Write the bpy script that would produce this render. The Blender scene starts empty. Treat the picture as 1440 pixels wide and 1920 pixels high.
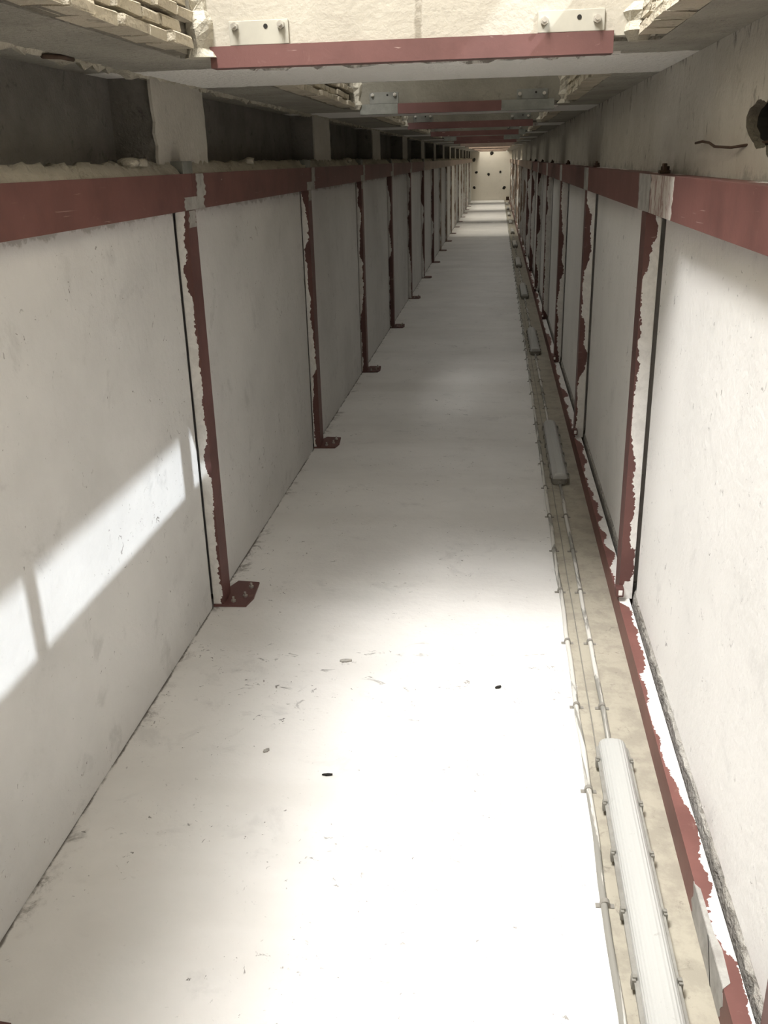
import bpy, bmesh, math, random
from mathutils import Matrix, Vector
random.seed(7)
S = bpy.context.scene
COL = S.collection
PI = math.pi

# ------------------------------------------------------------------ camera
FPX = 1728.3
CAMH = 2.3
def cam_matrix(v1=(934, 296), v2=(838, 5500)):
    a = Vector((v1[0]-720, v1[1]-960, FPX)).normalized()
    d = Vector((v2[0]-720, v2[1]-960, FPX))
    d = (d - a*d.dot(a)).normalized()
    z = -d
    x = a.cross(z)
    R = Matrix((x, a, z))                       # world = R @ cam (x right, y down, z forward)
    r = R @ Vector((1, 0, 0)); u = R @ Vector((0, -1, 0)); b = R @ Vector((0, 0, -1))
    m = Matrix((r, u, b)).transposed().to_4x4()
    m.translation = (0, 0, CAMH)
    return m
cd = bpy.data.cameras.new('camera'); cam = bpy.data.objects.new('camera', cd); COL.objects.link(cam)
cd.sensor_fit = 'VERTICAL'; cd.sensor_height = 36; cd.lens = FPX/1920*36
cd.clip_start = 0.02; cd.clip_end = 300
cam.matrix_world = cam_matrix()
S.camera = cam

# ------------------------------------------------------------------ world, sun, lamps, exposure
w = bpy.data.worlds.new('sky'); S.world = w; w.use_nodes = True
bg = w.node_tree.nodes['Background']
bg.inputs[0].default_value = (1.0, 0.985, 0.95, 1); bg.inputs[1].default_value = 1.75
SUN_DIR = Vector((0.864, -0.5, 1.0))            # towards the sun
sd = bpy.data.lights.new('sun', 'SUN'); so = bpy.data.objects.new('sun', sd); COL.objects.link(so)
so.rotation_euler = SUN_DIR.to_track_quat('Z', 'Y').to_euler()
sd.energy = 5.0; sd.angle = math.radians(0.5); sd.color = (0.86, 0.93, 1.0)
def area(name, loc, target, sx, sy, power, color):
    l = bpy.data.lights.new(name, 'AREA'); o = bpy.data.objects.new(name, l); COL.objects.link(o)
    l.shape = 'RECTANGLE'; l.size = sx; l.size_y = sy; l.energy = power; l.color = color
    o.location = loc; o.rotation_euler = (Vector(loc)-Vector(target)).to_track_quat('Z', 'Y').to_euler()
    return o
area('landing_light', (-1.75, 1.0, 7.8), (0.0, 3.2, 0), 1.3, 2.7, 1120, (1.0, 0.985, 0.965))
for fy, fp in ((33.2, 70), (40.9, 90), (48.7, 100), (56.2, 70)):
    area('far_landing_light', (-0.85, fy, 4.4), (-0.3, fy, 0), 0.5, 0.5, fp, (1.0, 0.94, 0.82))
vs = S.view_settings
vs.view_transform = 'Standard'; vs.look = 'None'; vs.gamma = 1; vs.use_curve_mapping = False
vs.exposure = 0.0

# ------------------------------------------------------------------ materials
class NT:
    def __init__(s, name, rough=0.8, spec=0.3, metal=0.0):
        s.m = bpy.data.materials.new(name); s.m.use_nodes = True
        s.t = s.m.node_tree; s.b = s.t.nodes['Principled BSDF']
        s.b.inputs['Roughness'].default_value = rough; s.b.inputs['Metallic'].default_value = metal
        s.b.inputs['Specular IOR Level'].default_value = spec
        s.tc = s.t.nodes.new('ShaderNodeTexCoord'); s.geo = s.t.nodes.new('ShaderNodeNewGeometry')
        s.pos = s.geo.outputs['Position']
    def n(s, kind, **kw):
        nd = s.t.nodes.new('ShaderNode'+kind)
        for k, v in kw.items(): setattr(nd, k, v)
        return nd
    def l(s, a, b): s.t.links.new(a, b)
    def put(s, sock, v):
        if isinstance(v, (int, float)): sock.default_value = v
        elif isinstance(v, (tuple, list)): sock.default_value = tuple(v) if len(v) == 4 or sock.type == 'VECTOR' else (*v, 1)
        else: s.l(v, sock)
    def math(s, op, a, b=0.0, c=0.0, clamp=False):
        nd = s.n('Math', operation=op, use_clamp=clamp)
        s.put(nd.inputs[0], a); s.put(nd.inputs[1], b); s.put(nd.inputs[2], c)
        return nd.outputs[0]
    def vec(s, op, a, b):
        nd = s.n('VectorMath', operation=op); s.put(nd.inputs[0], a); s.put(nd.inputs[1], b); return nd.outputs[0]
    def noise(s, scale, detail=4, rough=0.55, stretch=None, vec=None, dist=0.0, off=None):
        v = vec or s.pos
        if stretch: v = s.vec('MULTIPLY', v, stretch)
        if off: v = s.vec('ADD', v, off)
        nd = s.n('TexNoise'); s.l(v, nd.inputs['Vector'])
        nd.inputs['Scale'].default_value = scale; nd.inputs['Detail'].default_value = detail
        nd.inputs['Roughness'].default_value = rough; nd.inputs['Distortion'].default_value = dist
        return nd.outputs[0]
    def ramp(s, fac, lo, hi, a=0.0, b=1.0):
        nd = s.n('MapRange', clamp=True); nd.interpolation_type = 'SMOOTHSTEP'
        s.put(nd.inputs[0], fac); nd.inputs[1].default_value = lo; nd.inputs[2].default_value = hi
        s.put(nd.inputs[3], a); s.put(nd.inputs[4], b)
        return nd.outputs[0]
    def mix(s, fac, a, b):
        nd = s.n('Mix', data_type='RGBA'); s.put(nd.inputs[0], fac); s.put(nd.inputs[6], a); s.put(nd.inputs[7], b)
        return nd.outputs[2]
    def xyz(s, v=None):
        nd = s.n('SeparateXYZ'); s.l(v or s.pos, nd.inputs[0]); return nd.outputs
    def attr(s, name):
        nd = s.n('Attribute', attribute_name=name); return nd.outputs['Fac']
    def rnd(s): return s.n('ObjectInfo').outputs['Random']
    def color(s, c): s.put(s.b.inputs['Base Color'], c)
    def bump(s, h, strength=0.3, dist=0.01):
        nd = s.n('Bump'); nd.inputs['Strength'].default_value = strength; nd.inputs['Distance'].default_value = dist
        s.l(h, nd.inputs['Height']); s.l(nd.outputs[0], s.b.inputs['Normal'])

def scuffed(t, base, dark, amount=1.0, seed=0.0):
    """paint with faint clouding, pale smudges, small dark flakes"""
    off = (seed, seed*1.7, seed*0.6)
    big = t.noise(1.1, 5, 0.6, off=off)
    c = t.mix(t.ramp(big, 0.35, 0.72, 0, 0.55*amount), base, tuple(x*0.86 for x in base))
    sm = t.noise(4.5, 6, 0.65, off=off, dist=0.4)
    c = t.mix(t.ramp(sm, 0.56, 0.72, 0, 0.30*amount), c, tuple(x*0.70 for x in base))
    region = t.ramp(t.noise(1.7, 3, 0.5, off=(seed+9, 3, seed)), 0.47, 0.62)
    fl = t.noise(17, 5, 0.7, off=off, dist=1.2)
    c = t.mix(t.math('MULTIPLY', t.ramp(fl, 0.635, 0.68, 0, min(0.9, 0.75*amount)), region), c, dark)
    fl2 = t.noise(44, 3, 0.6, off=off, dist=0.6)
    c = t.mix(t.math('MULTIPLY', t.ramp(fl2, 0.675, 0.72, 0, min(0.85, 0.6*amount)), t.ramp(sm, 0.45, 0.6)), c, dark)
    h = t.math('ADD', t.noise(26, 6, 0.6, off=off), t.math('MULTIPLY', big, 2.0))
    return c, h

def m_white(name, base, seed, amount=1.0, rough=0.75, raw=False):
    t = NT(name, rough); c, h = scuffed(t, base, (0.16, 0.145, 0.13), amount, seed)
    if raw:
        X, Y, Z = t.xyz()
        zz = t.math('ADD', Z, t.math('MULTIPLY', t.math('SUBTRACT', t.noise(6, 6, 0.75, off=(1, 2, 3)), 0.5), 0.16))
        c = t.mix(t.math('MULTIPLY', t.ramp(zz, 2.075, 2.09), t.ramp(t.noise(2.0, 3, 0.6), 0.40, 0.5, 0.1, 0.75)), c, (0.36, 0.345, 0.315))
    t.color(c); t.bump(h, 0.22, 0.02); return t.m
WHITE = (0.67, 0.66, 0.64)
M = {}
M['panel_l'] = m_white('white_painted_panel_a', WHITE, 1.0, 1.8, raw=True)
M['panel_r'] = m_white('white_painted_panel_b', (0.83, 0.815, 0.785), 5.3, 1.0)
M['end'] = m_white('end_wall_plaster', (0.72, 0.68, 0.60), 3.0, 0.8)

# floor: white paint, bare cream strip on the right, grime along the left wall
t = NT('white_painted_floor', 0.7)
c, h = scuffed(t, (0.82, 0.80, 0.765), (0.12, 0.105, 0.09), 1.5, 11.0)
X, Y, Z = t.xyz()
streak = t.noise(1.0, 4, 0.6, stretch=(0.35, 1.6, 1))
c = t.mix(t.ramp(streak, 0.42, 0.66, 0, 0.35), c, (0.66, 0.635, 0.59))
row = t.noise(9.0, 6, 0.7, stretch=(0.8, 1.4, 1), off=(3, 8, 1), dist=0.8)
rowreg = t.math('MULTIPLY', t.ramp(Y, 3.3, 3.75), t.ramp(Y, 4.3, 3.9))
c = t.mix(t.math('MULTIPLY', t.ramp(row, 0.60, 0.68, 0, 0.8), rowreg), c, (0.13, 0.115, 0.10))
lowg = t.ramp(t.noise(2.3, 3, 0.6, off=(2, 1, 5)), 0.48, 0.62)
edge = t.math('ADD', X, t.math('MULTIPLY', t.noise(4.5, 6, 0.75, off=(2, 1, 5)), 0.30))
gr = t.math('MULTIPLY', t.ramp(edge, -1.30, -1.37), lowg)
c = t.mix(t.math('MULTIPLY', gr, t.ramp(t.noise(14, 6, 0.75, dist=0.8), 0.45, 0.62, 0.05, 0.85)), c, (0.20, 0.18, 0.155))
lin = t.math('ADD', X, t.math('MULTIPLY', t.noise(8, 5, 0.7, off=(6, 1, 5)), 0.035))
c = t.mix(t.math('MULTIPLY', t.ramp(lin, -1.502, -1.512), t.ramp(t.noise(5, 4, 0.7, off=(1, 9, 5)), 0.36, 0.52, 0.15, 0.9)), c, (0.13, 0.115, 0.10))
ck = t.math('ABSOLUTE', t.math('ADD', t.math('SUBTRACT', Y, 37.4), t.math('MULTIPLY', t.noise(2.5, 5, 0.7, off=(3, 3, 3)), 0.5)))
c = t.mix(t.math('MULTIPLY', t.ramp(ck, 0.22, 0.1, 0, 0.7), t.ramp(t.noise(3, 4, 0.7), 0.38, 0.5)), c, (0.2, 0.18, 0.15))
strip = t.ramp(t.math('ADD', X, t.math('MULTIPLY', t.math('SUBTRACT', t.noise(9, 5, 0.7, stretch=(1, 0.8, 1)), 0.5), 0.05)), 0.398, 0.404)
sn = t.noise(7, 6, 0.7, off=(4, 4, 4))
sc = t.mix(t.ramp(sn, 0.42, 0.62), (0.42, 0.385, 0.31), (0.34, 0.31, 0.25))
sc = t.mix(t.ramp(t.noise(16, 6, 0.75, dist=0.8, off=(1, 6, 2)), 0.58, 0.68, 0, 0.6), sc, (0.2, 0.18, 0.145))
c = t.mix(strip, c, sc)
t.color(c); t.bump(h, 0.2, 0.02); M['floor'] = t.m

# bare concretes, a few with shade put into the colour
def m_concrete(name, a, b, seed, dark=(0.12, 0.11, 0.09), amt=0.6, bump=0.4):
    t = NT(name, 0.9, 0.2)
    n1 = t.noise(2.2, 6, 0.65, off=(seed, seed, 0)); n2 = t.noise(11, 6, 0.7, off=(0, seed, 2), dist=0.5)
    c = t.mix(t.ramp(n1, 0.35, 0.68), a, b)
    c = t.mix(t.ramp(n2, 0.57, 0.70, 0, amt), c, dark)
    t.color(c); t.bump(t.math('ADD', n2, t.noise(40, 4, 0.6)), bump, 0.02); return t
M['cream'] = m_concrete('cream_concrete', (0.60, 0.55, 0.445), (0.50, 0.455, 0.37), 1, (0.25, 0.22, 0.17), 0.35).m
M['mortar'] = m_concrete('lumpy_mortar', (0.50, 0.465, 0.38), (0.38, 0.35, 0.28), 4, (0.17, 0.15, 0.12), 0.5, 0.8).m
M['niche'] = m_concrete('raw_grey_concrete', (0.24, 0.228, 0.205), (0.17, 0.16, 0.143), 7, (0.05, 0.05, 0.045), 0.5, 0.6).m
M['groove'] = m_concrete('rough_joint_concrete', (0.50, 0.48, 0.44), (0.40, 0.38, 0.34), 9, (0.09, 0.08, 0.07), 0.6, 0.9).m
M['groove_dark'] = m_concrete('deep_block_mortar', (0.22, 0.20, 0.16), (0.15, 0.135, 0.11), 19, (0.07, 0.06, 0.05), 0.5, 0.9).m
M['backing'] = m_concrete('slit_shade_backing', (0.05, 0.048, 0.045), (0.035, 0.033, 0.03), 29).m  # near-black colour paints in the shade behind the panel slits
M['brick'] = m_concrete('pale_block', (0.52, 0.465, 0.365), (0.40, 0.36, 0.28), 12, (0.16, 0.14, 0.11), 0.55, 0.8).m
t = m_concrete('pier_plaster', (0.50, 0.475, 0.415), (0.42, 0.395, 0.345), 15, (0.26, 0.235, 0.2), 0.35); M['pier'] = t.m
# header face: cream with a dark vertical crack
t = m_concrete('cream_header_plaster', (0.44, 0.408, 0.34), (0.375, 0.345, 0.285), 21, (0.25, 0.22, 0.175), 0.4, 0.2)
X, Y, Z = t.xyz()
base = t.b.inputs['Base Color'].links[0].from_socket
wob = t.math('MULTIPLY', t.math('SUBTRACT', t.noise(7, 4, 0.7), 0.5), 0.03)
cr = t.math('ABSOLUTE', t.math('ADD', t.math('ADD', X, 0.285), wob))
t.color(t.mix(t.math('MULTIPLY', t.ramp(cr, 0.016, 0.008, 0, 0.75), t.ramp(t.noise(14, 4, 0.7), 0.35, 0.5)), base, (0.22, 0.195, 0.15)))
M['header'] = t.m
M['header_shade'] = m_concrete('shaded_header_concrete', (0.22, 0.205, 0.165), (0.16, 0.15, 0.12), 31, (0.08, 0.07, 0.055), 0.4).m  # header face darkened in colour to paint the dimness of farther openings
# soffit: cream, with a brushed white band under every header
t = m_concrete('soffit_concrete', (0.37, 0.35, 0.30), (0.28, 0.265, 0.225), 17, (0.17, 0.155, 0.13), 0.6, 0.9)
X, Y, Z = t.xyz()
ph = t.math('MODULO', t.math('ADD', Y, 38.7-3.6), 3.87)
rag = t.math('MULTIPLY', t.math('SUBTRACT', t.noise(6, 6, 0.75), 0.5), 0.20)
ph = t.math('ADD', ph, rag)
band = t.math('MULTIPLY', t.ramp(ph, 0.46, 0.50), t.ramp(ph, 1.47, 1.43))
base = t.b.inputs['Base Color'].links[0].from_socket
t.color(t.mix(band, base, (0.78, 0.76, 0.72))); M['soffit'] = t.m
# right upper wall: grey-cream, dark drips at the top
t = m_concrete('upper_wall_concrete', (0.60, 0.575, 0.52), (0.52, 0.495, 0.44), 25, (0.28, 0.26, 0.22), 0.3)
X, Y, Z = t.xyz()
drip = t.noise(4.0, 6, 0.7, stretch=(1, 1.6, 0.55), dist=0.5)
zt = t.math('ADD', Z, t.math('MULTIPLY', t.math('SUBTRACT', drip, 0.5), 0.55))
base = t.b.inputs['Base Color'].links[0].from_socket
c = t.mix(t.math('MULTIPLY', t.ramp(zt, 2.66, 2.72), t.ramp(drip, 0.52, 0.6, 0, 0.75)), base, (0.13, 0.12, 0.10))
sp = t.noise(8, 6, 0.7, stretch=(1, 1.5, 0.6), off=(5, 5, 1), dist=0.6)
c = t.mix(t.ramp(sp, 0.60, 0.67, 0, 0.6), c, (0.2, 0.18, 0.15))
zb = t.math('ADD', Z, t.math('MULTIPLY', t.noise(7, 6, 0.75, off=(7, 1, 1)), -0.25))
c = t.mix(t.ramp(zb, 2.12, 2.075, 0, 0.5), c, (0.2, 0.185, 0.16))
M['upper_r'] = (t.color(c), t.m)[1]

# red oxide steel: 'smear' attribute (0 at the free edge .. 1 at the wall edge) carries the white overpaint
def m_red(name, col, cover=0.45, rough=0.5, far=False):
    t = NT(name, rough, 0.4)
    r = t.rnd()
    ov = t.n('CombineXYZ'); t.l(t.math('MULTIPLY', r, 37.0), ov.inputs[2]); t.l(t.math('MULTIPLY', r, 11.0), ov.inputs[1])
    pv = t.vec('ADD', t.pos, ov.outputs[0])
    n1 = t.noise(3.0, 5, 0.6, vec=pv); n2 = t.noise(13, 6, 0.75, vec=pv, dist=0.6)
    c = t.mix(t.ramp(n1, 0.35, 0.7), col, tuple(x*0.72 for x in col))
    c = t.mix(t.ramp(n2, 0.60, 0.74, 0, 0.4), c, (0.30, 0.19, 0.16))
    sc = t.noise(6, 3, 0.5, vec=pv, stretch=(1, 0.5, 9), dist=0.6)
    c = t.mix(t.ramp(sc, 0.70, 0.74, 0, 0.55), c, (0.50, 0.38, 0.33))
    sm = t.attr('smear')
    low = t.noise(1.5, 2, 0.5, vec=pv); mid = t.noise(6.0, 4, 0.6, vec=pv); fine = t.noise(48, 3, 0.6, vec=pv)
    thr = t.math('ADD', t.ramp(low, 0.40, 0.62, cover-0.16, cover+0.62), t.math('MULTIPLY', t.math('SUBTRACT', mid, 0.5), 1.1))
    thr = t.math('ADD', thr, t.math('MULTIPLY', t.math('SUBTRACT', fine, 0.5), 0.45))
    thr = t.math('MAXIMUM', thr, 0.04)
    d = t.math('SUBTRACT', sm, thr)
    mask = t.ramp(d, 0.0, 0.03)
    wn = t.mix(t.ramp(n2, 0.4, 0.65), (0.80, 0.78, 0.745), (0.68, 0.66, 0.63))
    c = t.mix(mask, c, wn)
    t.color(c)
    t.put(t.b.inputs['Roughness'], t.math('ADD', t.math('MULTIPLY', mask, 0.25), rough))
    t.bump(t.math('ADD', n2, t.math('MULTIPLY', mask, 0.6)), 0.15, 0.008)
    return t.m
RED = (0.145, 0.066, 0.058)
M['red'] = m_red('red_oxide_steel', RED, 0.28)
M['red_rail'] = m_red('red_oxide_steel_rail', (0.172, 0.075, 0.064), 0.5)
M['red_channel'] = m_red('red_oxide_floor_channel', (0.20, 0.084, 0.071), 0.2)
M['red_far'] = m_red('beige_far_steel', (0.36, 0.27, 0.215), 0.2)  # paler beige steel for the far columns, rails and angles
t = NT('grey_primer', 0.65); n1 = t.noise(9, 5, 0.7)
t.color(t.mix(t.ramp(n1, 0.35, 0.68), (0.44, 0.43, 0.40), (0.30, 0.285, 0.26))); M['primer'] = t.m
t = NT('dull_green_grey_primer', 0.7); n1 = t.noise(9, 5, 0.7)
t.color(t.mix(t.ramp(n1, 0.35, 0.68), (0.21, 0.212, 0.185), (0.15, 0.15, 0.13))); M['primer_dark'] = t.m
t = NT('rubbed_primer', 0.5); n1 = t.noise(9, 6, 0.75, stretch=(1, 2.2, 0.8), dist=0.8)
t.color(t.mix(t.ramp(n1, 0.45, 0.6), (0.58, 0.54, 0.49), (0.30, 0.18, 0.15))); M['rubbed'] = t.m
t = NT('rusty_bar', 0.8); n1 = t.noise(30, 4)
t.color(t.mix(n1, (0.05, 0.03, 0.02), (0.11, 0.07, 0.05))); M['rust'] = t.m
t = NT('zinc_bolt', 0.35, 0.5, 0.9); t.color((0.62, 0.60, 0.56)); M['zinc'] = t.m
t = NT('cream_bracket_paint', 0.4); n1 = t.noise(8, 4)
t.color(t.mix(t.ramp(n1, 0.35, 0.7), (0.42, 0.40, 0.335), (0.37, 0.35, 0.295))); M['bracket'] = t.m
t = NT('grey_bracket_steel', 0.6); n1 = t.noise(8, 4)
t.color(t.mix(t.ramp(n1, 0.35, 0.7), (0.20, 0.20, 0.175), (0.13, 0.13, 0.115))); M['bracket_dark'] = t.m
t = NT('hole_shade', 0.95, 0.1); t.color((0.03, 0.028, 0.025)); M['dark'] = t.m
# plastics
t = NT('overpainted_grey_conduit', 0.5)
n1 = t.noise(1.6, 6, 0.7, stretch=(9, 1, 9), dist=0.7)
t.color(t.mix(t.ramp(n1, 0.46, 0.52), (0.27, 0.26, 0.23), (0.62, 0.60, 0.55))); M['conduit'] = t.m
t = NT('grey_saddle', 0.6); t.color((0.26, 0.245, 0.215)); M['saddle'] = t.m
t = NT('grey_lamp_housing', 0.55); n1 = t.noise(9, 5, 0.7)
t.color(t.mix(t.ramp(n1, 0.4, 0.65), (0.30, 0.29, 0.26), (0.23, 0.22, 0.195))); M['housing'] = t.m
t = NT('milky_ribbed_diffuser', 0.3, 0.5); n1 = t.noise(26, 5, 0.7)
t.color(t.mix(t.ramp(n1, 0.62, 0.72, 0, 0.45), (0.53, 0.53, 0.505), (0.30, 0.285, 0.25)))
t.b.inputs['Transmission Weight'].default_value = 0.12; M['diffuser'] = t.m
t = NT('clip_plastic', 0.5); t.color((0.24, 0.23, 0.20)); M['clip'] = t.m
t = NT('tube_glass', 0.25, 0.5); t.color((0.85, 0.85, 0.83)); M['tube'] = t.m
t = NT('white_foam_crumbs', 0.7); n1 = t.noise(14, 5, 0.7)
t.color(t.mix(t.ramp(n1, 0.42, 0.55), (0.34, 0.32, 0.29), (0.84, 0.82, 0.78))); M['foam'] = t.m
t = NT('lamp_housing_dark', 0.5); t.color((0.1, 0.1, 0.1)); M['lamp'] = t.m

# ------------------------------------------------------------------ helpers
class MB:
    def __init__(s): s.v = []; s.f = []; s.sm = []          # sm: list of smear values per face corner
    def quad(s, pts, sm=None):
        b = len(s.v); s.v += [tuple(p) for p in pts]; s.f.append(list(range(b, b+len(pts))))
        s.sm.append(list(sm) if sm else [0.0]*len(pts))
    def box(s, x0, x1, y0, y1, z0, z1, smear=None):
        """smear: dict face -> (axis, from, to): smear goes 0..1 along that axis"""
        P = [(x, y, z) for z in (z0, z1) for y in (y0, y1) for x in (x0, x1)]
        F = {'-z': (0, 2, 3, 1), '+z': (4, 5, 7, 6), '-y': (0, 1, 5, 4), '+y': (2, 6, 7, 3), '-x': (0, 4, 6, 2), '+x': (1, 3, 7, 5)}
        for k, idx in F.items():
            pts = [P[i] for i in idx]; sm = None
            if smear and k in smear:
                ax, a, b = smear[k]; sm = [(p[ax]-a)/(b-a) for p in pts]
            s.quad(pts, sm)
    def tube(s, pts, r, n=10, cap=True):
        pts = [Vector(p) for p in pts]; rings = []
        for i, p in enumerate(pts):
            d = (pts[min(i+1, len(pts)-1)]-pts[max(i-1, 0)]).normalized()
            u = d.cross(Vector((0, 0, 1)))
            if u.length < 1e-3: u = d.cross(Vector((1, 0, 0)))
            u.normalize(); v = d.cross(u)
            rr = r[i] if isinstance(r, (list, tuple)) else r
            rings.append([p + (u*math.cos(2*PI*k/n)+v*math.sin(2*PI*k/n))*rr for k in range(n)])
        b = len(s.v)
        for rg in rings: s.v += [tuple(q) for q in rg]
        for i in range(len(rings)-1):
            for k in range(n):
                s.f.append([b+i*n+k, b+i*n+(k+1) % n, b+(i+1)*n+(k+1) % n, b+(i+1)*n+k]); s.sm.append([0.0]*4)
        if cap:
            s.f.append([b+k for k in range(n)][::-1]); s.sm.append([0.0]*n)
            s.f.append([b+(len(rings)-1)*n+k for k in range(n)]); s.sm.append([0.0]*n)
    def loft(s, secs, closed=True, cap=True):
        """sections: lists of points of equal count"""
        b = len(s.v); n = len(secs[0])
        for q in secs: s.v += [tuple(p) for p in q]
        m = n if closed else n-1
        for i in range(len(secs)-1):
            for k in range(m):
                s.f.append([b+i*n+k, b+i*n+(k+1) % n, b+(i+1)*n+(k+1) % n, b+(i+1)*n+k]); s.sm.append([0.0]*4)
        if cap and closed:
            s.f.append([b+k for k in range(n)][::-1]); s.sm.append([0.0]*n)
            s.f.append([b+(len(secs)-1)*n+k for k in range(n)]); s.sm.append([0.0]*n)
    def mesh(s, name, mat, bevel=0.0, smooth=False, smear=False):
        me = bpy.data.meshes.new(name); me.from_pydata(s.v, [], s.f)
        if smear:
            a = me.attributes.new('smear', 'FLOAT', 'CORNER'); i = 0
            for sm in s.sm:
                for q in sm: a.data[i].value = q; i += 1
        if bevel or not smear:
            bm = bmesh.new(); bm.from_mesh(me)
            bmesh.ops.remove_doubles(bm, verts=bm.verts, dist=1e-6)
            bmesh.ops.recalc_face_normals(bm, faces=bm.faces)
            if bevel:
                es = [e for e in bm.edges if len(e.link_faces) == 2 and e.calc_face_angle(0) > 0.6]
                bmesh.ops.bevel(bm, geom=es, offset=bevel, segments=2, affect='EDGES', profile=0.6)
            bm.to_mesh(me); bm.free()
        me.materials.append(mat)
        if smooth:
            for p in me.polygons: p.use_smooth = True
        return me
    def build(s, name, mat, parent=None, **kw):
        return link(name, s.mesh(name, mat, **kw), parent)
def link(name, me, parent=None, loc=(0, 0, 0)):
    o = bpy.data.objects.new(name, me); COL.objects.link(o); o.location = loc
    if parent: o.parent = parent
    return o
def boxo(name, b, mat, parent=None, bevel=0.0, **kw):
    m = MB(); m.box(*b); return m.build(name, mat, parent, bevel=bevel, **kw)
def empty(name, loc=(0, 0, 0)):
    o = bpy.data.objects.new(name, None); COL.objects.link(o); o.location = loc; o.empty_display_size = 0.1; return o
def tag(o, label=None, cat=None, group=None, kind=None):
    if label: o['label'] = label
    if cat: o['category'] = cat
    if group: o['group'] = group
    if kind: o['kind'] = kind
    return o
ORD = ['first', 'second', 'third', 'fourth', 'fifth', 'sixth', 'seventh', 'eighth', 'ninth', 'tenth', 'eleventh', 'twelfth',
       'thirteenth', 'fourteenth', 'fifteenth', 'sixteenth', 'seventeenth', 'eighteenth', 'nineteenth', 'twentieth']

# ------------------------------------------------------------------ dimensions (metres)
XL, XR = -1.53, 0.755           # faces of the white panels
CEIL = 2.67
Y0, YE = -2.2, 57.0             # behind the camera .. end wall
CY0, CP = 4.48, 3.02            # column rows
HY0, HP, HL = 3.60, 3.87, 1.45  # headers across the ceiling
OX0, OX1 = -1.05, 0.45          # the openings in the ceiling
NC = 18                         # columns per side, the first one nearer than the picture edge
colY = [CY0+CP*(k-1) for k in range(NC)]; colY[0] = 1.595
hdY = [HY0+HP*k for k in range(-1, 14)]

# ------------------------------------------------------------------ floor, end walls
fl = boxo('floor', (XL-0.35, 1.3, Y0-0.2, YE+0.2, -0.25, 0), M['floor']); tag(fl, 'white painted concrete floor with a bare cream strip', None, None, 'structure')
wb = boxo('wall_back', (-2.0, 1.3, Y0-0.2, Y0, 0, 5.2), M['cream']); tag(wb, kind='structure')
we = boxo('wall_end', (-2.0, 1.3, YE, YE+0.2, 0, 5.2), M['end']); tag(we, 'pale end wall dotted with dark tie holes', kind='structure')
def blob(r, depth, n=9, seed=0):
    rr = random.Random(seed); m = MB(); secs = []
    base = [r*(0.75+0.5*rr.random()) for _ in range(n)]
    for s_, y in ((1.0, 0.0), (0.95, -depth*0.6), (0.5, -depth)):
        secs.append([(base[k]*s_*math.cos(2*PI*k/n), y, base[k]*s_*math.sin(2*PI*k/n)) for k in range(n)])
    m.loft(secs); return m
holes = [(-0.37, 2.56, 1.2), (-1.38, 2.22, 1.2), (-1.24, 1.55, .9), (-0.53, 1.42, 1.0), (0.14, 1.55, .8), (-1.35, 0.71, .9), (0.37, 0.68, 1.1)]
for i, (x, z, s_) in enumerate(holes):
    o = blob(0.085*s_, 0.02, 9, i).build('tie_hole', M['dark'], we); o.location = (x, YE-0.001, z)

# ------------------------------------------------------------------ left wall
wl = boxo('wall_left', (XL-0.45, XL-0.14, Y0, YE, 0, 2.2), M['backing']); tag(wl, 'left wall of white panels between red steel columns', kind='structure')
def panel_mesh(x0, x1, y0, y1, z0, z1, mat, seed): 
    m = MB(); m.box(x0, x1, y0, y1, z0, z1); return m.mesh('wall_panel', mat, bevel=0.006)
for k in range(-1, NC):
    a = Y0 if k < 0 else colY[k]+0.142
    b = colY[k+1]-0.03 if k+1 < NC else YE
    if b-a < 0.2: continue
    link('wall_panel', panel_mesh(XL-0.13, XL, a, b, 0.0, 2.14, M['panel_l'], k), wl)
wu = boxo('wall_left_upper', (XL-0.45, XL-0.20, Y0, YE, 2.2, 2.95), M['niche']); tag(wu, 'row of dark concrete niches above the left steel rail', kind='structure')
# sill, niche backs, piers, lintel of the niches
boxo('niche_sill', (XL-0.20, XL+0.004, Y0, YE, 2.14, 2.305), M['mortar'], wu)
prY = [4.71+HP*k for k in range(-1, 14)]
for i, y in enumerate(prY):
    if y+0.39 > YE: continue
    m = MB(); n = 8
    hw = 0.385
    # ragged-edged pier
    def edge(y_, sgn): return [(y_+sgn*random.uniform(-0.012, 0.016), 2.29+j*(CEIL+0.02-2.29)/n) for j in range(n+1)]
    e0 = edge(y-hw, 1); e1 = edge(y+hw, 1)
    secs = []
    for j in range(n+1):
        secs.append([(XL+0.002, e0[j][0], e0[j][1]), (XL+0.002, e1[j][0], e1[j][1]), (XL-0.011, e1[j][0], e1[j][1]), (XL-0.011, e0[j][0], e0[j][1])])
    m.loft(secs); m.build('pier_face', M['pier'], wu)
    boxo('pier', (XL-0.20, XL-0.012, y-hw+0.014, y+hw-0.014, 2.29, CEIL+0.02), M['niche'], wu)
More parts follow.
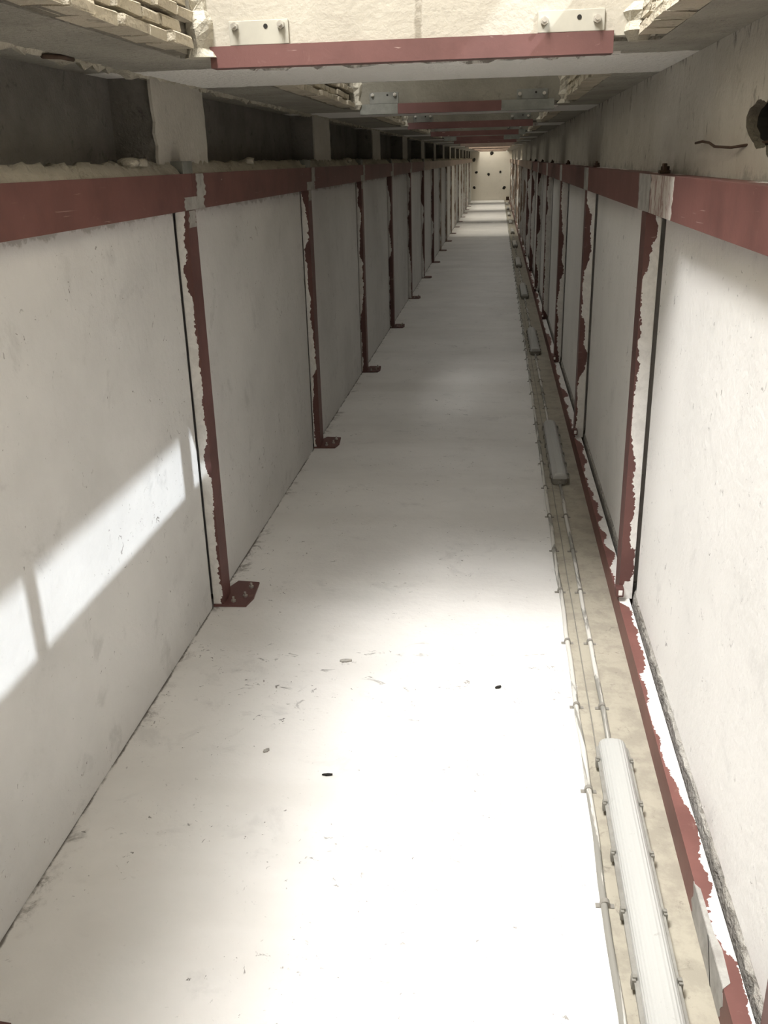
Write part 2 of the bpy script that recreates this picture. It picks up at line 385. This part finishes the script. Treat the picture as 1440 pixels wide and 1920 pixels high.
# lumpy mortar ledge between rail and niches
def rough_strip(y0, y1, step, prof, jit, seed):
    """prof(i) -> list of (x, z); jitter added to inner points"""
    rr = random.Random(seed); m = MB(); secs = []; y = y0
    while y < y1+1e-6:
        secs.append([(px+rr.gauss(0, jit[0]), y+rr.uniform(-.3, .3)*step, pz+rr.gauss(0, jit[1])) for px, pz in prof])
        y += step
    m.loft(secs); return m
for k in range(-1, 14):
    a = max(Y0, prY[k+1]-HP/2); b = min(YE, prY[k+1]+HP/2)
    m = rough_strip(a, b, 0.035 if k < 3 else 0.12, [(XL-0.02, 2.23), (XL+0.052, 2.235), (XL+0.045, 2.268), (XL+0.022, 2.292), (XL+0.004, 2.315), (XL-0.04, 2.318)], (0.004, 0.0065), 50+k)
    m.build('mortar_ledge', M['mortar'], wu, smooth=True)
for y, l_, s_ in ((3.96, 0.10, 1.2), (4.05, 0.06, 1.0), (5.9, 0.08, 1), (9.9, 0.09, 1.3)):
    o = blob(0.03*s_, 0.06, 9, int(y*10)).build('mortar_lump', M['mortar'], wu, smooth=True); o.location = (XL+0.01, y, 2.318); o.scale = (1.4, 1, 0.7)

# ------------------------------------------------------------------ right wall
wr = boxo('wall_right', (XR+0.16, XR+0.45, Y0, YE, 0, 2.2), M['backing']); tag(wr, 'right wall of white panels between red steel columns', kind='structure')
for k in range(-1, NC):
    a = Y0 if k < 0 else colY[k]+0.142
    b = colY[k+1]-0.028 if k+1 < NC else YE
    if b-a < 0.2: continue
    link('wall_panel', panel_mesh(XR, XR+0.13, a, b, 0.145, 2.14, M['panel_r'], k), wr)
m = rough_strip(Y0, 20, 0.04, [(XR+0.14, 0.0), (XR+0.14, 0.15), (XR+0.004, 0.15), (XR-0.006, 0.125), (XR-0.008, 0.0)], (0.004, 0.003), 3)
m.build('joint_strip', M['groove'], wr)
boxo('joint_strip', (XR+0.008, XR+0.14, 20, YE, 0, 0.15), M['groove'], wr)
# upper wall with a broken hole
UX = 0.77
boxo('upper_wall', (UX, UX+0.5, Y0, 2.3, 2.14, 2.95), M['upper_r'], wr)
boxo('upper_wall', (UX, UX+0.5, 4.0, YE, 2.14, 2.95), M['upper_r'], wr)
hy, hz = 2.96, 2.372
ya, yb, za, zb_ = 2.3, 4.0, 2.14, 2.95
rr = random.Random(5)
angs = sorted([2*PI*i/64 for i in range(64)] + [math.atan2(zz-hz, yy-hy) % (2*PI) for yy in (ya, yb) for zz in (za, zb_)])
rect, ring1, ring2, ring3 = [], [], [], []
for a_ in angs:
    c_, s_ = math.cos(a_), math.sin(a_)
    t_ = min(((yb if c_ > 0 else ya)-hy)/c_ if abs(c_) > 1e-9 else 9e9, ((zb_ if s_ > 0 else za)-hz)/s_ if abs(s_) > 1e-9 else 9e9)
    rect.append((UX, hy+c_*t_, hz+s_*t_))
    e_ = 1+0.13*math.sin(3*a_+1)+0.09*math.sin(7*a_)+rr.uniform(-.06, .06)
    R_ = e_/math.hypot(c_/0.25, s_/0.074)
    ring1.append((UX, hy+c_*R_, hz+s_*R_))
    ring2.append((UX+0.022+rr.uniform(0, .01), hy+c_*R_*0.95, hz+s_*R_*0.90))
    ring3.append((UX+0.16, hy+c_*R_*0.7, hz+s_*R_*0.7))
m = MB(); m.loft([rect, ring1], cap=False); m.build('broken_wall', M['upper_r'], wr)
m = MB(); m.loft([ring1, ring2], cap=False); m.build('broken_edge', M['groove_dark'], wr)
m = MB(); m.loft([ring2, ring3], cap=False); m.build('wall_hole', M['dark'], wr)  # near-black colour stands in for the shade inside the hole
boxo('hole_shade_backing', (UX+0.2, UX+0.5, 2.3, 4.0, 2.14, 2.95), M['dark'], wr)
m = MB(); m.tube([(UX+0.16, 3.02, 2.335), (UX+0.03, 3.10, 2.325), (UX-0.025, 3.3, 2.313), (UX-0.035, 3.5, 2.318), (UX-0.03, 3.62, 2.332), (UX-0.022, 3.78, 2.338), (UX-0.03, 3.86, 2.334)], 0.0045, 8)
rb = m.build('rebar', M['rust'], None, smooth=True); tag(rb, 'thin rusty bent bar sticking out of hole in right wall', 'rebar')
m = MB(); m.tube([(XL+0.01, 3.27, 2.655), (XL+0.025, 3.38, 2.662), (XL+0.02, 3.49, 2.664)], 0.008, 8)
rb = m.build('rebar_stub', M['rust'], None, smooth=True); tag(rb, 'short dark bar stub in the top of the nearest left niche', 'rebar')

# ------------------------------------------------------------------ ceiling: side soffits, headers, landing walls above
cl = boxo('ceiling', (XL-0.45, OX0-0.12, Y0, YE, CEIL, 3.0), M['soffit']); tag(cl, 'concrete soffit with a row of rectangular openings', kind='structure')
boxo('side_soffit', (OX1+0.10, UX+0.5, Y0, YE, CEIL, 3.0), M['soffit'], cl)
# ragged lip of the soffit above the niches
m = rough_strip(Y0, 26, 0.045, [(XL+0.03, CEIL+0.02), (XL+0.012, CEIL-0.002), (XL-0.004, CEIL-0.010), (XL-0.05, CEIL-0.004), (XL-0.05, CEIL+0.02)], (0.006, 0.009), 77)
m.build('ragged_lip', M['mortar'], cl)
for i, y in enumerate(hdY):
    b_ = min(y+HL, YE)
    boxo('header_soffit', (OX0-0.12, OX1+0.10, y+0.06, b_, CEIL, 2.99), M['soffit'], cl)
    boxo('header_wall', (OX0-0.13, OX1+0.12, y, b_-0.02, CEIL+0.012, 5.2 if i else 3.0), M['header'] if i < 2 else M['header_shade'], cl)
# hollow blocks at both edges of each opening
bvar = []
for v in range(6):
    m = MB(); L = random.uniform(0.14, 0.21); H = random.uniform(0.030, 0.036)
    m.box(0, 0.10, 0, L, 0, H)
    bm_ = m.mesh('brick', M['brick'], bevel=0.004)
    for vv in bm_.vertices: vv.co += Vector((random.uniform(-.004, .004), random.uniform(-.004, .004), random.uniform(-.003, .003)))
    bvar.append((bm_, L))
far = MB(); core = MB()
for i in range(-1, len(hdY)):
    a = (hdY[i]+HL) if i >= 0 else Y0
    b = hdY[i+1] if i+1 < len(hdY) else YE
    for side in (0, 1):
        if side == 0: core.box(OX0-0.12, OX0-0.065, a, b, CEIL+0.004, 2.995)
        else: core.box(OX1+0.075, OX1+0.10, a, b, CEIL+0.004, 2.995)
        for c in range(6):
            z = CEIL+0.002+c*0.052; y = a-random.uniform(0, 0.12)
            while y < b-0.05:
                v, L = random.choice(bvar)
                stepx = -0.016*c - (0.012 if c % 2 else 0) + random.uniform(-.012, .012)
                y_ = max(y, a+0.003); 
                if y_+L > b: break
                if i in (0, 1, 2):
                    o = link('brick', v, cl)
                    o.location = (OX0-0.10+stepx, y_, z) if side == 0 else (OX1-stepx, y_, z)
                else:
                    x = OX0-0.10+stepx if side == 0 else OX1-stepx
                    far.box(x, x+0.10, y_, y_+L, z, z+0.034)
                y = y_+L+random.uniform(0.012, 0.03)
core.build('block_mortar', M['groove_dark'], cl)
o = far.build('far_bricks', M['brick'], cl); o['kind'] = 'stuff'
# rough mortar corners where the blocks meet the headers
for i, y in enumerate(hdY[:5]):
    for side in (0, 1):
        rr = random.Random(i*2+side); m = MB(); secs = []
        x0 = OX0-0.02 if side == 0 else OX1+0.02
        for j in range(12):
            z = CEIL-0.008+j*0.03; r0 = 0.035+rr.uniform(-.012, .02)
            secs.append([(x0+r0*math.cos(2*PI*k/8)*1.1+rr.gauss(0, .005), y+0.0+r0*math.sin(2*PI*k/8)+rr.gauss(0, .005), z) for k in range(8)])
        m.loft(secs); m.build('corner_mortar', M['mortar'], cl)
# landing walls; right one added unseen to block the sun around its slot
wlr = MB()
WX = 0.80; wz0, wz1 = 3.44, 3.80
wy0, wy1 = 0.10, 3.42
wlr.box(WX, WX+0.12, Y0, wy0, 3.0, 5.2); wlr.box(WX, WX+0.12, wy1, YE, 3.0, 5.2)
wlr.box(WX, WX+0.12, wy0, wy1, 3.0, wz0); wlr.box(WX, WX+0.12, wy0, wy1, wz1+0.2, 5.2)
o = wlr.build('wall_sun_screen', M['cream']); tag(o, kind='structure')
o = boxo('wall_landing_left', (XL-0.30, XL-0.18, Y0, YE, 3.0, 5.2), M['cream']); tag(o, kind='structure')
slot_root = empty('sun_slot', (WX+0.06, wy0, wz0)); tag(slot_root, 'added unseen sun slot with two bars', kind='structure')  # unseen slot and bars, added to shape the sun band on the left wall
for y, wd in ((1.26, 0.06), (2.90, 0.13)):
    m = MB(); m.box(-0.02, 0.02, y-wd/2-wy0, y+wd/2-wy0, 0, wz1+0.2-wz0); m.build('slot_bar', M['primer'], slot_root)
cn = boxo('sun_blocker', (WX+2.2, WX+2.26, -2.5, 2.6, 6.34, 7.9), M['cream']); tag(cn, 'added unseen plate blocking the sun above the slot', kind='structure')  # unseen plate added to soften the upper edge of the sun band

# ------------------------------------------------------------------ red longitudinal rails
def rail(name, label, x0, x1, z0, z1, free, mat_key, smear, a=Y0, joint_w=0.17):
    root = empty(name, (0, 0, 0)); tag(root, label, 'steel rail')
    for k in range(-1, NC):
        s_ = a if k < 0 else colY[k]+0.12
        e_ = colY[k+1]+0.12 if k+1 < NC else YE-0.01
        s2, e2 = s_+0.0015, e_-0.0015
        if e2-s2 < 0.1: continue
        m = MB(); m.box(x0, x1, s2, e2, z0, z1, smear=smear)
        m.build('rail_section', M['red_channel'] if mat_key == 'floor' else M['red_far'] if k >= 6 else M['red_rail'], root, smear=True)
    return root
lr = rail('steel_rail', 'red oxide steel rail running along the left wall under the niches', XL-0.02, XL+0.06, 2.10, 2.265, 1, 'rail', {'+z': (0, XL+0.06, XL-0.02)})
rrl = rail('steel_rail', 'red oxide steel rail running along the right wall at eye level', XR-0.085, XR+0.01, 2.055, 2.217, -1, 'rail', {'+z': (0, XR-0.06, XR+0.05)})
bot = rail('floor_channel', 'red steel channel with ragged white paint lying along right wall foot', 0.667, 0.727, 0.0, 0.118, -1, 'floor', {'+z': (0, 0.667, 0.727)})
# primer patches on the joints
def patch(root, x, y0, y1, z0, z1, sgn, mat):
    """thin ragged-ended coat of paint on a face of constant x"""
    m = MB(); n = 7; secs = []
    rr = random.Random(int(y0*100)); 
    for j in range(n+1):
        z = z0+(z1-z0)*j/n; a_ = y0+rr.uniform(-.015, .015); b_ = y1+rr.uniform(-.02, .02)
        secs.append([(x, a_, z), (x, b_, z), (x+sgn*0.0015, b_, z), (x+sgn*0.0015, a_, z)])
    m.loft(secs); return m.build('primer_patch', mat, root)
for k in range(0, 7):
    y = colY[k]
    patch(lr, XL+0.06, y-0.02, y+0.29, 2.101, 2.16, 1, M['primer'])
    patch(lr, XL+0.06, y+0.19, y+0.32, 2.16, 2.264, 1, M['primer'])
    patch(rrl, XR-0.085, y-0.06, y+0.28, 2.056, 2.216, -1, M['primer'])
patch(rrl, XR-0.085, colY[1]-0.63, colY[1]-0.075, 2.056, 2.216, -1, M['rubbed'])
patch(bot, 0.667, 2.02, 2.42, 0.002, 0.117, -1, M['primer'])
m = MB(); m.loft([[(0.667, 2.02, z), (0.690, 2.04, z), (0.694, 2.16, z), (0.684, 2.22, z), (0.680, 2.40, z), (0.667, 2.42, z)] for z in (0.1181, 0.1195)]); m.build('primer_patch', M['primer'], bot)
m = MB(); m.loft([[(0.6645, 2.13, 0.002), (0.6645, 2.137, 0.002), (0.6645, 2.217, 0.116), (0.6645, 2.21, 0.116)], [(0.6665, 2.13, 0.002), (0.6665, 2.137, 0.002), (0.6665, 2.217, 0.116), (0.6665, 2.21, 0.116)]]); m.build('joint_line', M['dark'], bot)

# ------------------------------------------------------------------ columns
CW, CD = 0.058, 0.14
def bolt_mesh():
    m = MB(); m.tube([(0, 0, 0), (0, 0, 0.012)], 0.014, 6); m.tube([(0, 0, 0.011), (0, 0, 0.03)], 0.007, 8); return m.mesh('bolt', M['zinc'])
BOLT = bolt_mesh()
def post_mesh(sgn, z0, z1, mat):
    """free edge at x = 0, wall edge at x = sgn*CW; the camera side may be smeared"""
    m = MB(); cw = CW if sgn < 0 else 0.07; x0, x1 = sorted((0, sgn*cw))
    m.box(x0, x1, 0, CD, z0, z1, smear={'-y': (0, 0, sgn*cw)})
    return m.mesh('post', mat, smear=True)
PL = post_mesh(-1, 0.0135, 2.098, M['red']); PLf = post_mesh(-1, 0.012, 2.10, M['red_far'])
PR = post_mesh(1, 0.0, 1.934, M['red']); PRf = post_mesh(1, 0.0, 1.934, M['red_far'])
def plate_mesh():
    m = MB(); pts = [(-0.0575, -0.012), (0.125, -0.004), (0.145, 0.10), (0.128, 0.30), (-0.0, 0.31), (-0.0575, 0.15)]
    m.loft([[(x, y, 0) for x, y in pts], [(x, y, 0.013) for x, y in pts]]); return m.mesh('base_plate', M['red'], bevel=0.002)
PLATE = plate_mesh()
m = MB(); m.box(-0.062, 0.005, 0, 0.14, 0, 0.056); CLEAT = m.mesh('cleat', M['bracket_dark'], bevel=0.004)
m = MB(); m.box(0.02, 0.066, 0, 0.05, 0, 0.014); m.box(0.035, 0.05, 0.0, 0.05, 0.012, 0.042); m.box(0.03, 0.066, 0.03, 0.05, 0.012, 0.03); CLEATR = m.mesh('cleat', M['rust'], bevel=0.003)
m = MB(); m.box(-0.022, 0.02, -0.05, 0.0, 0, 0.05); LUG = m.mesh('weld_lug', M['red'], bevel=0.006)
m = MB(); m.box(-0.008, 0.012, -0.054, -0.049, 0.012, 0.04); LUGW = m.mesh('paint_dab', M['panel_r'], bevel=0.002)
for k in range(NC):
    y = colY[k]
    if y+0.4 > YE: continue
    farp = k >= 8
    where = 'cut off by the near corner of view' if k == 0 else ORD[k-1]+' from the camera'
    # left
    r = empty('steel_column', (XL+0.0585, 1.51 if k == 0 else y, 0))
    tag(r, kind='thing'); tag(r, 'red steel column on left wall, '+where, 'steel column', 'columns along the left wall')
    link('post', PLf if farp else PL, r)
    link('base_plate', PLATE, r)
    if k in (1, 2, 3): patch(r, 0.0, 0.03, 0.135, 2.02, 2.097, 1, M['primer'])
    for bx, by in ((0.045, 0.035), (0.095, 0.10), (0.10, 0.22), (-0.035, -0.006)):
        if k < 6 and bx > 0: link('bolt', BOLT, r, (bx, by, 0.0125))
    if k < 8: link('cleat', CLEAT, lr, (XL+0.058, y+0.0, 2.2655))
    # right
    r = empty('steel_column', (XR-0.085, y, 0.119))
    tag(r, kind='thing'); tag(r, 'red steel column on right floor channel, '+where, 'steel column', 'columns along the right wall')
    link('post', PRf if farp else PR, r)
    if k < 8:
        link('cleat', CLEATR, rrl, (XR-0.069, y-0.06, 2.218))
        l_ = link('weld_lug', LUG, r, (0.0, -0.002, 0.03)); link('paint_dab', LUGW, l_)

# ------------------------------------------------------------------ header angles, brackets, foam crumbs
spans = [(-1.035, 0.385), (-1.035, 0.385), (-0.75, 0.017), (-1.03, 0.38), (-1.03, 0.30), (-0.8, 0.1)]
for i, y in enumerate(hdY):
    if i == 0: continue
    a, b = spans[i] if i < len(spans) else (-1.02, 0.41)
    far_i = 'nearest' if i == 1 else ORD[i-1]
    r = empty('angle_lintel', (0, y, CEIL)); tag(r, kind='thing'); tag(r, 'red steel angle under the '+far_i+' ceiling header'+('' if i == 1 else ' from the camera'), 'steel angle', 'angles under the ceiling headers')
    full = (-1.035, 0.40)
    def angle(name, x0, x1, mat, **kw):
        m = MB()
        m.box(x0, x1, -0.012, -0.004, -0.043, 0.027); m.box(x0, x1, -0.0035, 0.06, -0.043, -0.035)
        m.build(name, mat, r, **kw)
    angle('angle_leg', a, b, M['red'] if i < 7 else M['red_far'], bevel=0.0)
    if a > full[0]+0.05: angle('primed_end', full[0], a-0.001, M['primer_dark'])
    if b < full[1]-0.05: angle('primed_end', b+0.001, full[1], M['primer_dark'])
    if i > 5: continue
    for side, (x0, x1) in enumerate(((-0.96, -0.745), (0.127, 0.352))):
        bt = M['bracket'] if i == 1 else M['bracket_dark']
        p = boxo('bracket_plate', (x0, x1, y-0.009, y-0.0005, CEIL+0.028, CEIL+0.028+(0.078 if side == 0 else 0.068)), bt, None, bevel=0.002)
        tag(p, ('cream' if i == 1 else 'dark grey')+' bolted bracket plate at the '+('left' if side == 0 else 'right')+' end of the '+far_i+' ceiling header', 'bracket', 'bracket plates on the headers')
        for bx in (x0+0.022, x1-0.026):
            o = link('bolt', BOLT, p, (bx, y-0.009, CEIL+(0.088 if side == 0 else 0.064))); o.rotation_euler = (PI/2, 0, 0)
        m = MB(); m.tube([(0, 0, 0), (0, -0.0015, 0)], 0.008, 10)
        o = m.build('bolt_hole', M['dark'], p); o.location = (x0+(x1-x0)*0.62, y-0.009, CEIL+(0.086 if side == 0 else 0.072))
    if i < 4:
        rr = random.Random(i); m = MB(); secs = []; x = -1.05
        while x < 0.47:
            h_ = rr.uniform(0.004, 0.03); d_ = rr.uniform(0, 0.04)
            secs.append([(x, y+0.36+d_, CEIL+0.005), (x, y+0.36+d_, CEIL-h_), (x, y+0.42+d_*0.6, CEIL-h_*0.8-0.002), (x, y+0.5, CEIL+0.005)])
            x += rr.uniform(0.015, 0.05)
        m.loft(secs); m.build('plaster_lip', M['foam'], cl)

# ------------------------------------------------------------------ conduits, saddles, batten lights on the floor strip
CX1, CX2, CR = 0.392, 0.503, 0.0115
FY0, FP, FLN = 1.72, 4.89, 1.54
NF = 11
sadY = []
y = 0.66
while y < 30: sadY.append(y); y += 0.588
def saddle_mesh():
    m = MB(); secs = []
    for yy in (-0.009, 0.009):
        outer = []
        outer += [(-0.03, 0.0), (-0.03, 0.004), (-0.0165, 0.004)]
        for a_ in range(0, 9):
            th = PI-PI*a_/8; outer.append((0.0155*math.cos(th), CR+0.001+0.0155*math.sin(th)))
        outer += [(0.0165, 0.004), (0.03, 0.004), (0.03, 0.0)]
        secs.append([(px, yy, pz) for px, pz in outer])
    m.loft(secs); return m.mesh('saddle', M['saddle'])
SAD = saddle_mesh()
def conduit(x, y0, y1, seed, label, wob=0.003):
    r = empty('conduit', (x, y0, 0)); tag(r, label, 'conduit', 'grey conduits on the floor strip')
    rr = random.Random(seed); m = MB(); pts = []; n = max(3, int((y1-y0)/0.25))
    for i in range(n+1): pts.append((rr.uniform(-wob, wob) if 0 < i < n else 0, (y1-y0)*i/n, CR+0.001))
    m.tube(pts, CR, 10); m.build('pipe', M['conduit'], r, smooth=True)
    for s_ in sadY:
        if y0+0.08 < s_ < y1-0.08: link('saddle', SAD, r, (0, s_-y0, 0))
    return r
conduit(CX1, 0.0, YE-0.02, 1, 'long grey conduit running along the edge of the white floor paint', 0.004)
gaps = [(FY0+FP*k+FLN, FY0+FP*(k+1)) for k in range(NF-1)]
for k, (a, b) in enumerate(gaps):
    conduit(CX2, a+0.02, b-0.02, 20+k, 'grey conduit between the '+ORD[k]+' and '+ORD[k+1]+' floor batten lights')
m = MB(); rr = random.Random(4); m.tube([(0.447+rr.uniform(-.002, .002), 0.5+i*0.5, 0.003) for i in range(40)], 0.0025, 6)
o = m.build('cable', M['saddle'], None, smooth=True); tag(o, 'thin cable lying between the two conduits', 'cable')
# batten light parts
def stadium(hw, hl, z, n=6, cr=0.05):
    pts = []
    for cx, cy, a0 in ((hw-cr, hl-cr, 0), (-hw+cr, hl-cr, PI/2), (-hw+cr, -hl+cr, PI), (hw-cr, -hl+cr, 3*PI/2)):
        for i in range(n+1):
            a_ = a0+PI/2*i/n; pts.append((cx+cr*math.cos(a_), cy+cr*math.sin(a_), z))
    return pts
hl = FLN/2
m = MB(); m.loft([stadium(0.050, hl-0.008, 0.0, cr=0.03), stadium(0.056, hl-0.002, 0.012, cr=0.034), stadium(0.063, hl, 0.038, cr=0.04), stadium(0.066, hl+0.002, 0.050, cr=0.042)])
HOUS = m.mesh('housing', M['housing'], smooth=False)
m = MB(); secs = []
prof = []
for i in range(25):
    th = PI*i/24; c_ = math.cos(th); s_ = math.sin(th)
    rib = 0.0012 if i % 2 else 0.0
    prof.append((-(abs(c_)**0.75)*math.copysign(1, c_)*(0.054-rib), 0.0505+(s_**0.8)*(0.046-rib)))
for yy, sc_ in ((-hl+0.006, 0.55), (-hl+0.010, 0.82), (-hl+0.022, 0.96), (-hl+0.05, 1.0), (hl-0.05, 1.0), (hl-0.022, 0.96), (hl-0.010, 0.82), (hl-0.006, 0.55)):
    secs.append([(px*(0.9+0.1*sc_), yy, 0.0505+(pz-0.0505)*sc_) for px, pz in prof])
m.loft(secs); DIFF = m.mesh('diffuser', M['diffuser'], smooth=False)
m = MB(); m.box(-0.006, 0.006, -0.013, 0.013, 0, 0.036); m.box(-0.009, 0.004, -0.006, 0.006, 0.03, 0.042); CLIP = m.mesh('clip', M['clip'], bevel=0.002)
m = MB(); m.tube([(0, 0, 0), (0, 0.018, 0)], 0.017, 8); m.tube([(0, 0.017, 0), (0, 0.034, 0)], 0.0135, 10); GLAND = m.mesh('cable_gland', M['saddle'])
for k in range(NF):
    yc = FY0+FP*k+hl
    r = empty('batten_light', (CX2, yc, 0)); tag(r, 'unlit weatherproof batten light on the floor strip, '+ORD[k]+' from the camera', 'light fixture', 'batten lights along the floor strip')
    link('housing', HOUS, r); link('diffuser', DIFF, r)
    if k < 6:
        for j in range(6):
            yy = hl-0.11-j*(FLN-0.22)/5
            for sx in (-1, 1):
                o = link('clip', CLIP, r, (sx*0.067, yy, 0.022)); 
                if sx < 0: o.rotation_euler = (0, 0, PI)
    o = link('cable_gland', GLAND, r, (0, hl-0.002, 0.018))
    o = link('cable_gland', GLAND, r, (0, -hl+0.002, 0.018)); o.rotation_euler = (0, 0, PI)

# ------------------------------------------------------------------ small things
jb = boxo('junction_box', (0.50, 0.66, YE-0.55, YE-0.35, 0.0, 0.2), M['rust'], None, bevel=0.01); tag(jb, 'small dark box on the floor in the far right corner', 'box')
def chip(name, x, y, L, W, H, rz, mat, label, seed):
    rr = random.Random(seed); m = MB(); secs = []
    for i in range(6):
        u = i/5; hw = W/2*math.sin(PI*(0.12+0.76*u))*rr.uniform(0.8, 1.2)
        secs.append([(L*(u-.5), hw*math.cos(2*PI*k/7)+rr.gauss(0, W*.04), max(0, H*(0.5+0.5*math.sin(2*PI*k/7)))) for k in range(7)])
    m.loft(secs); o = m.build(name, mat, None, smooth=True); o.location = (x, y, 0.0); o.rotation_euler = (0, 0, rz); tag(o, label, 'debris'); return o
chip('debris_chip', -0.636, 3.030, 0.042, 0.016, 0.008, 0.1, M['dark'], 'small black chip on the white floor, left of the middle', 1)
chip('debris_chip', 0.045, 3.74, 0.03, 0.02, 0.01, 0.6, M['dark'], 'small black chip on the white floor near the floor strip', 2)
chip('debris_chip', -0.70, 3.93, 0.06, 0.03, 0.010, 0.2, M['groove'], 'grey flake of mortar on the white floor below the nearest left column', 3)
chip('debris_chip', -0.92, 3.17, 0.03, 0.022, 0.008, 1.0, M['groove'], 'small grey crumb on the white floor towards the left wall', 4)
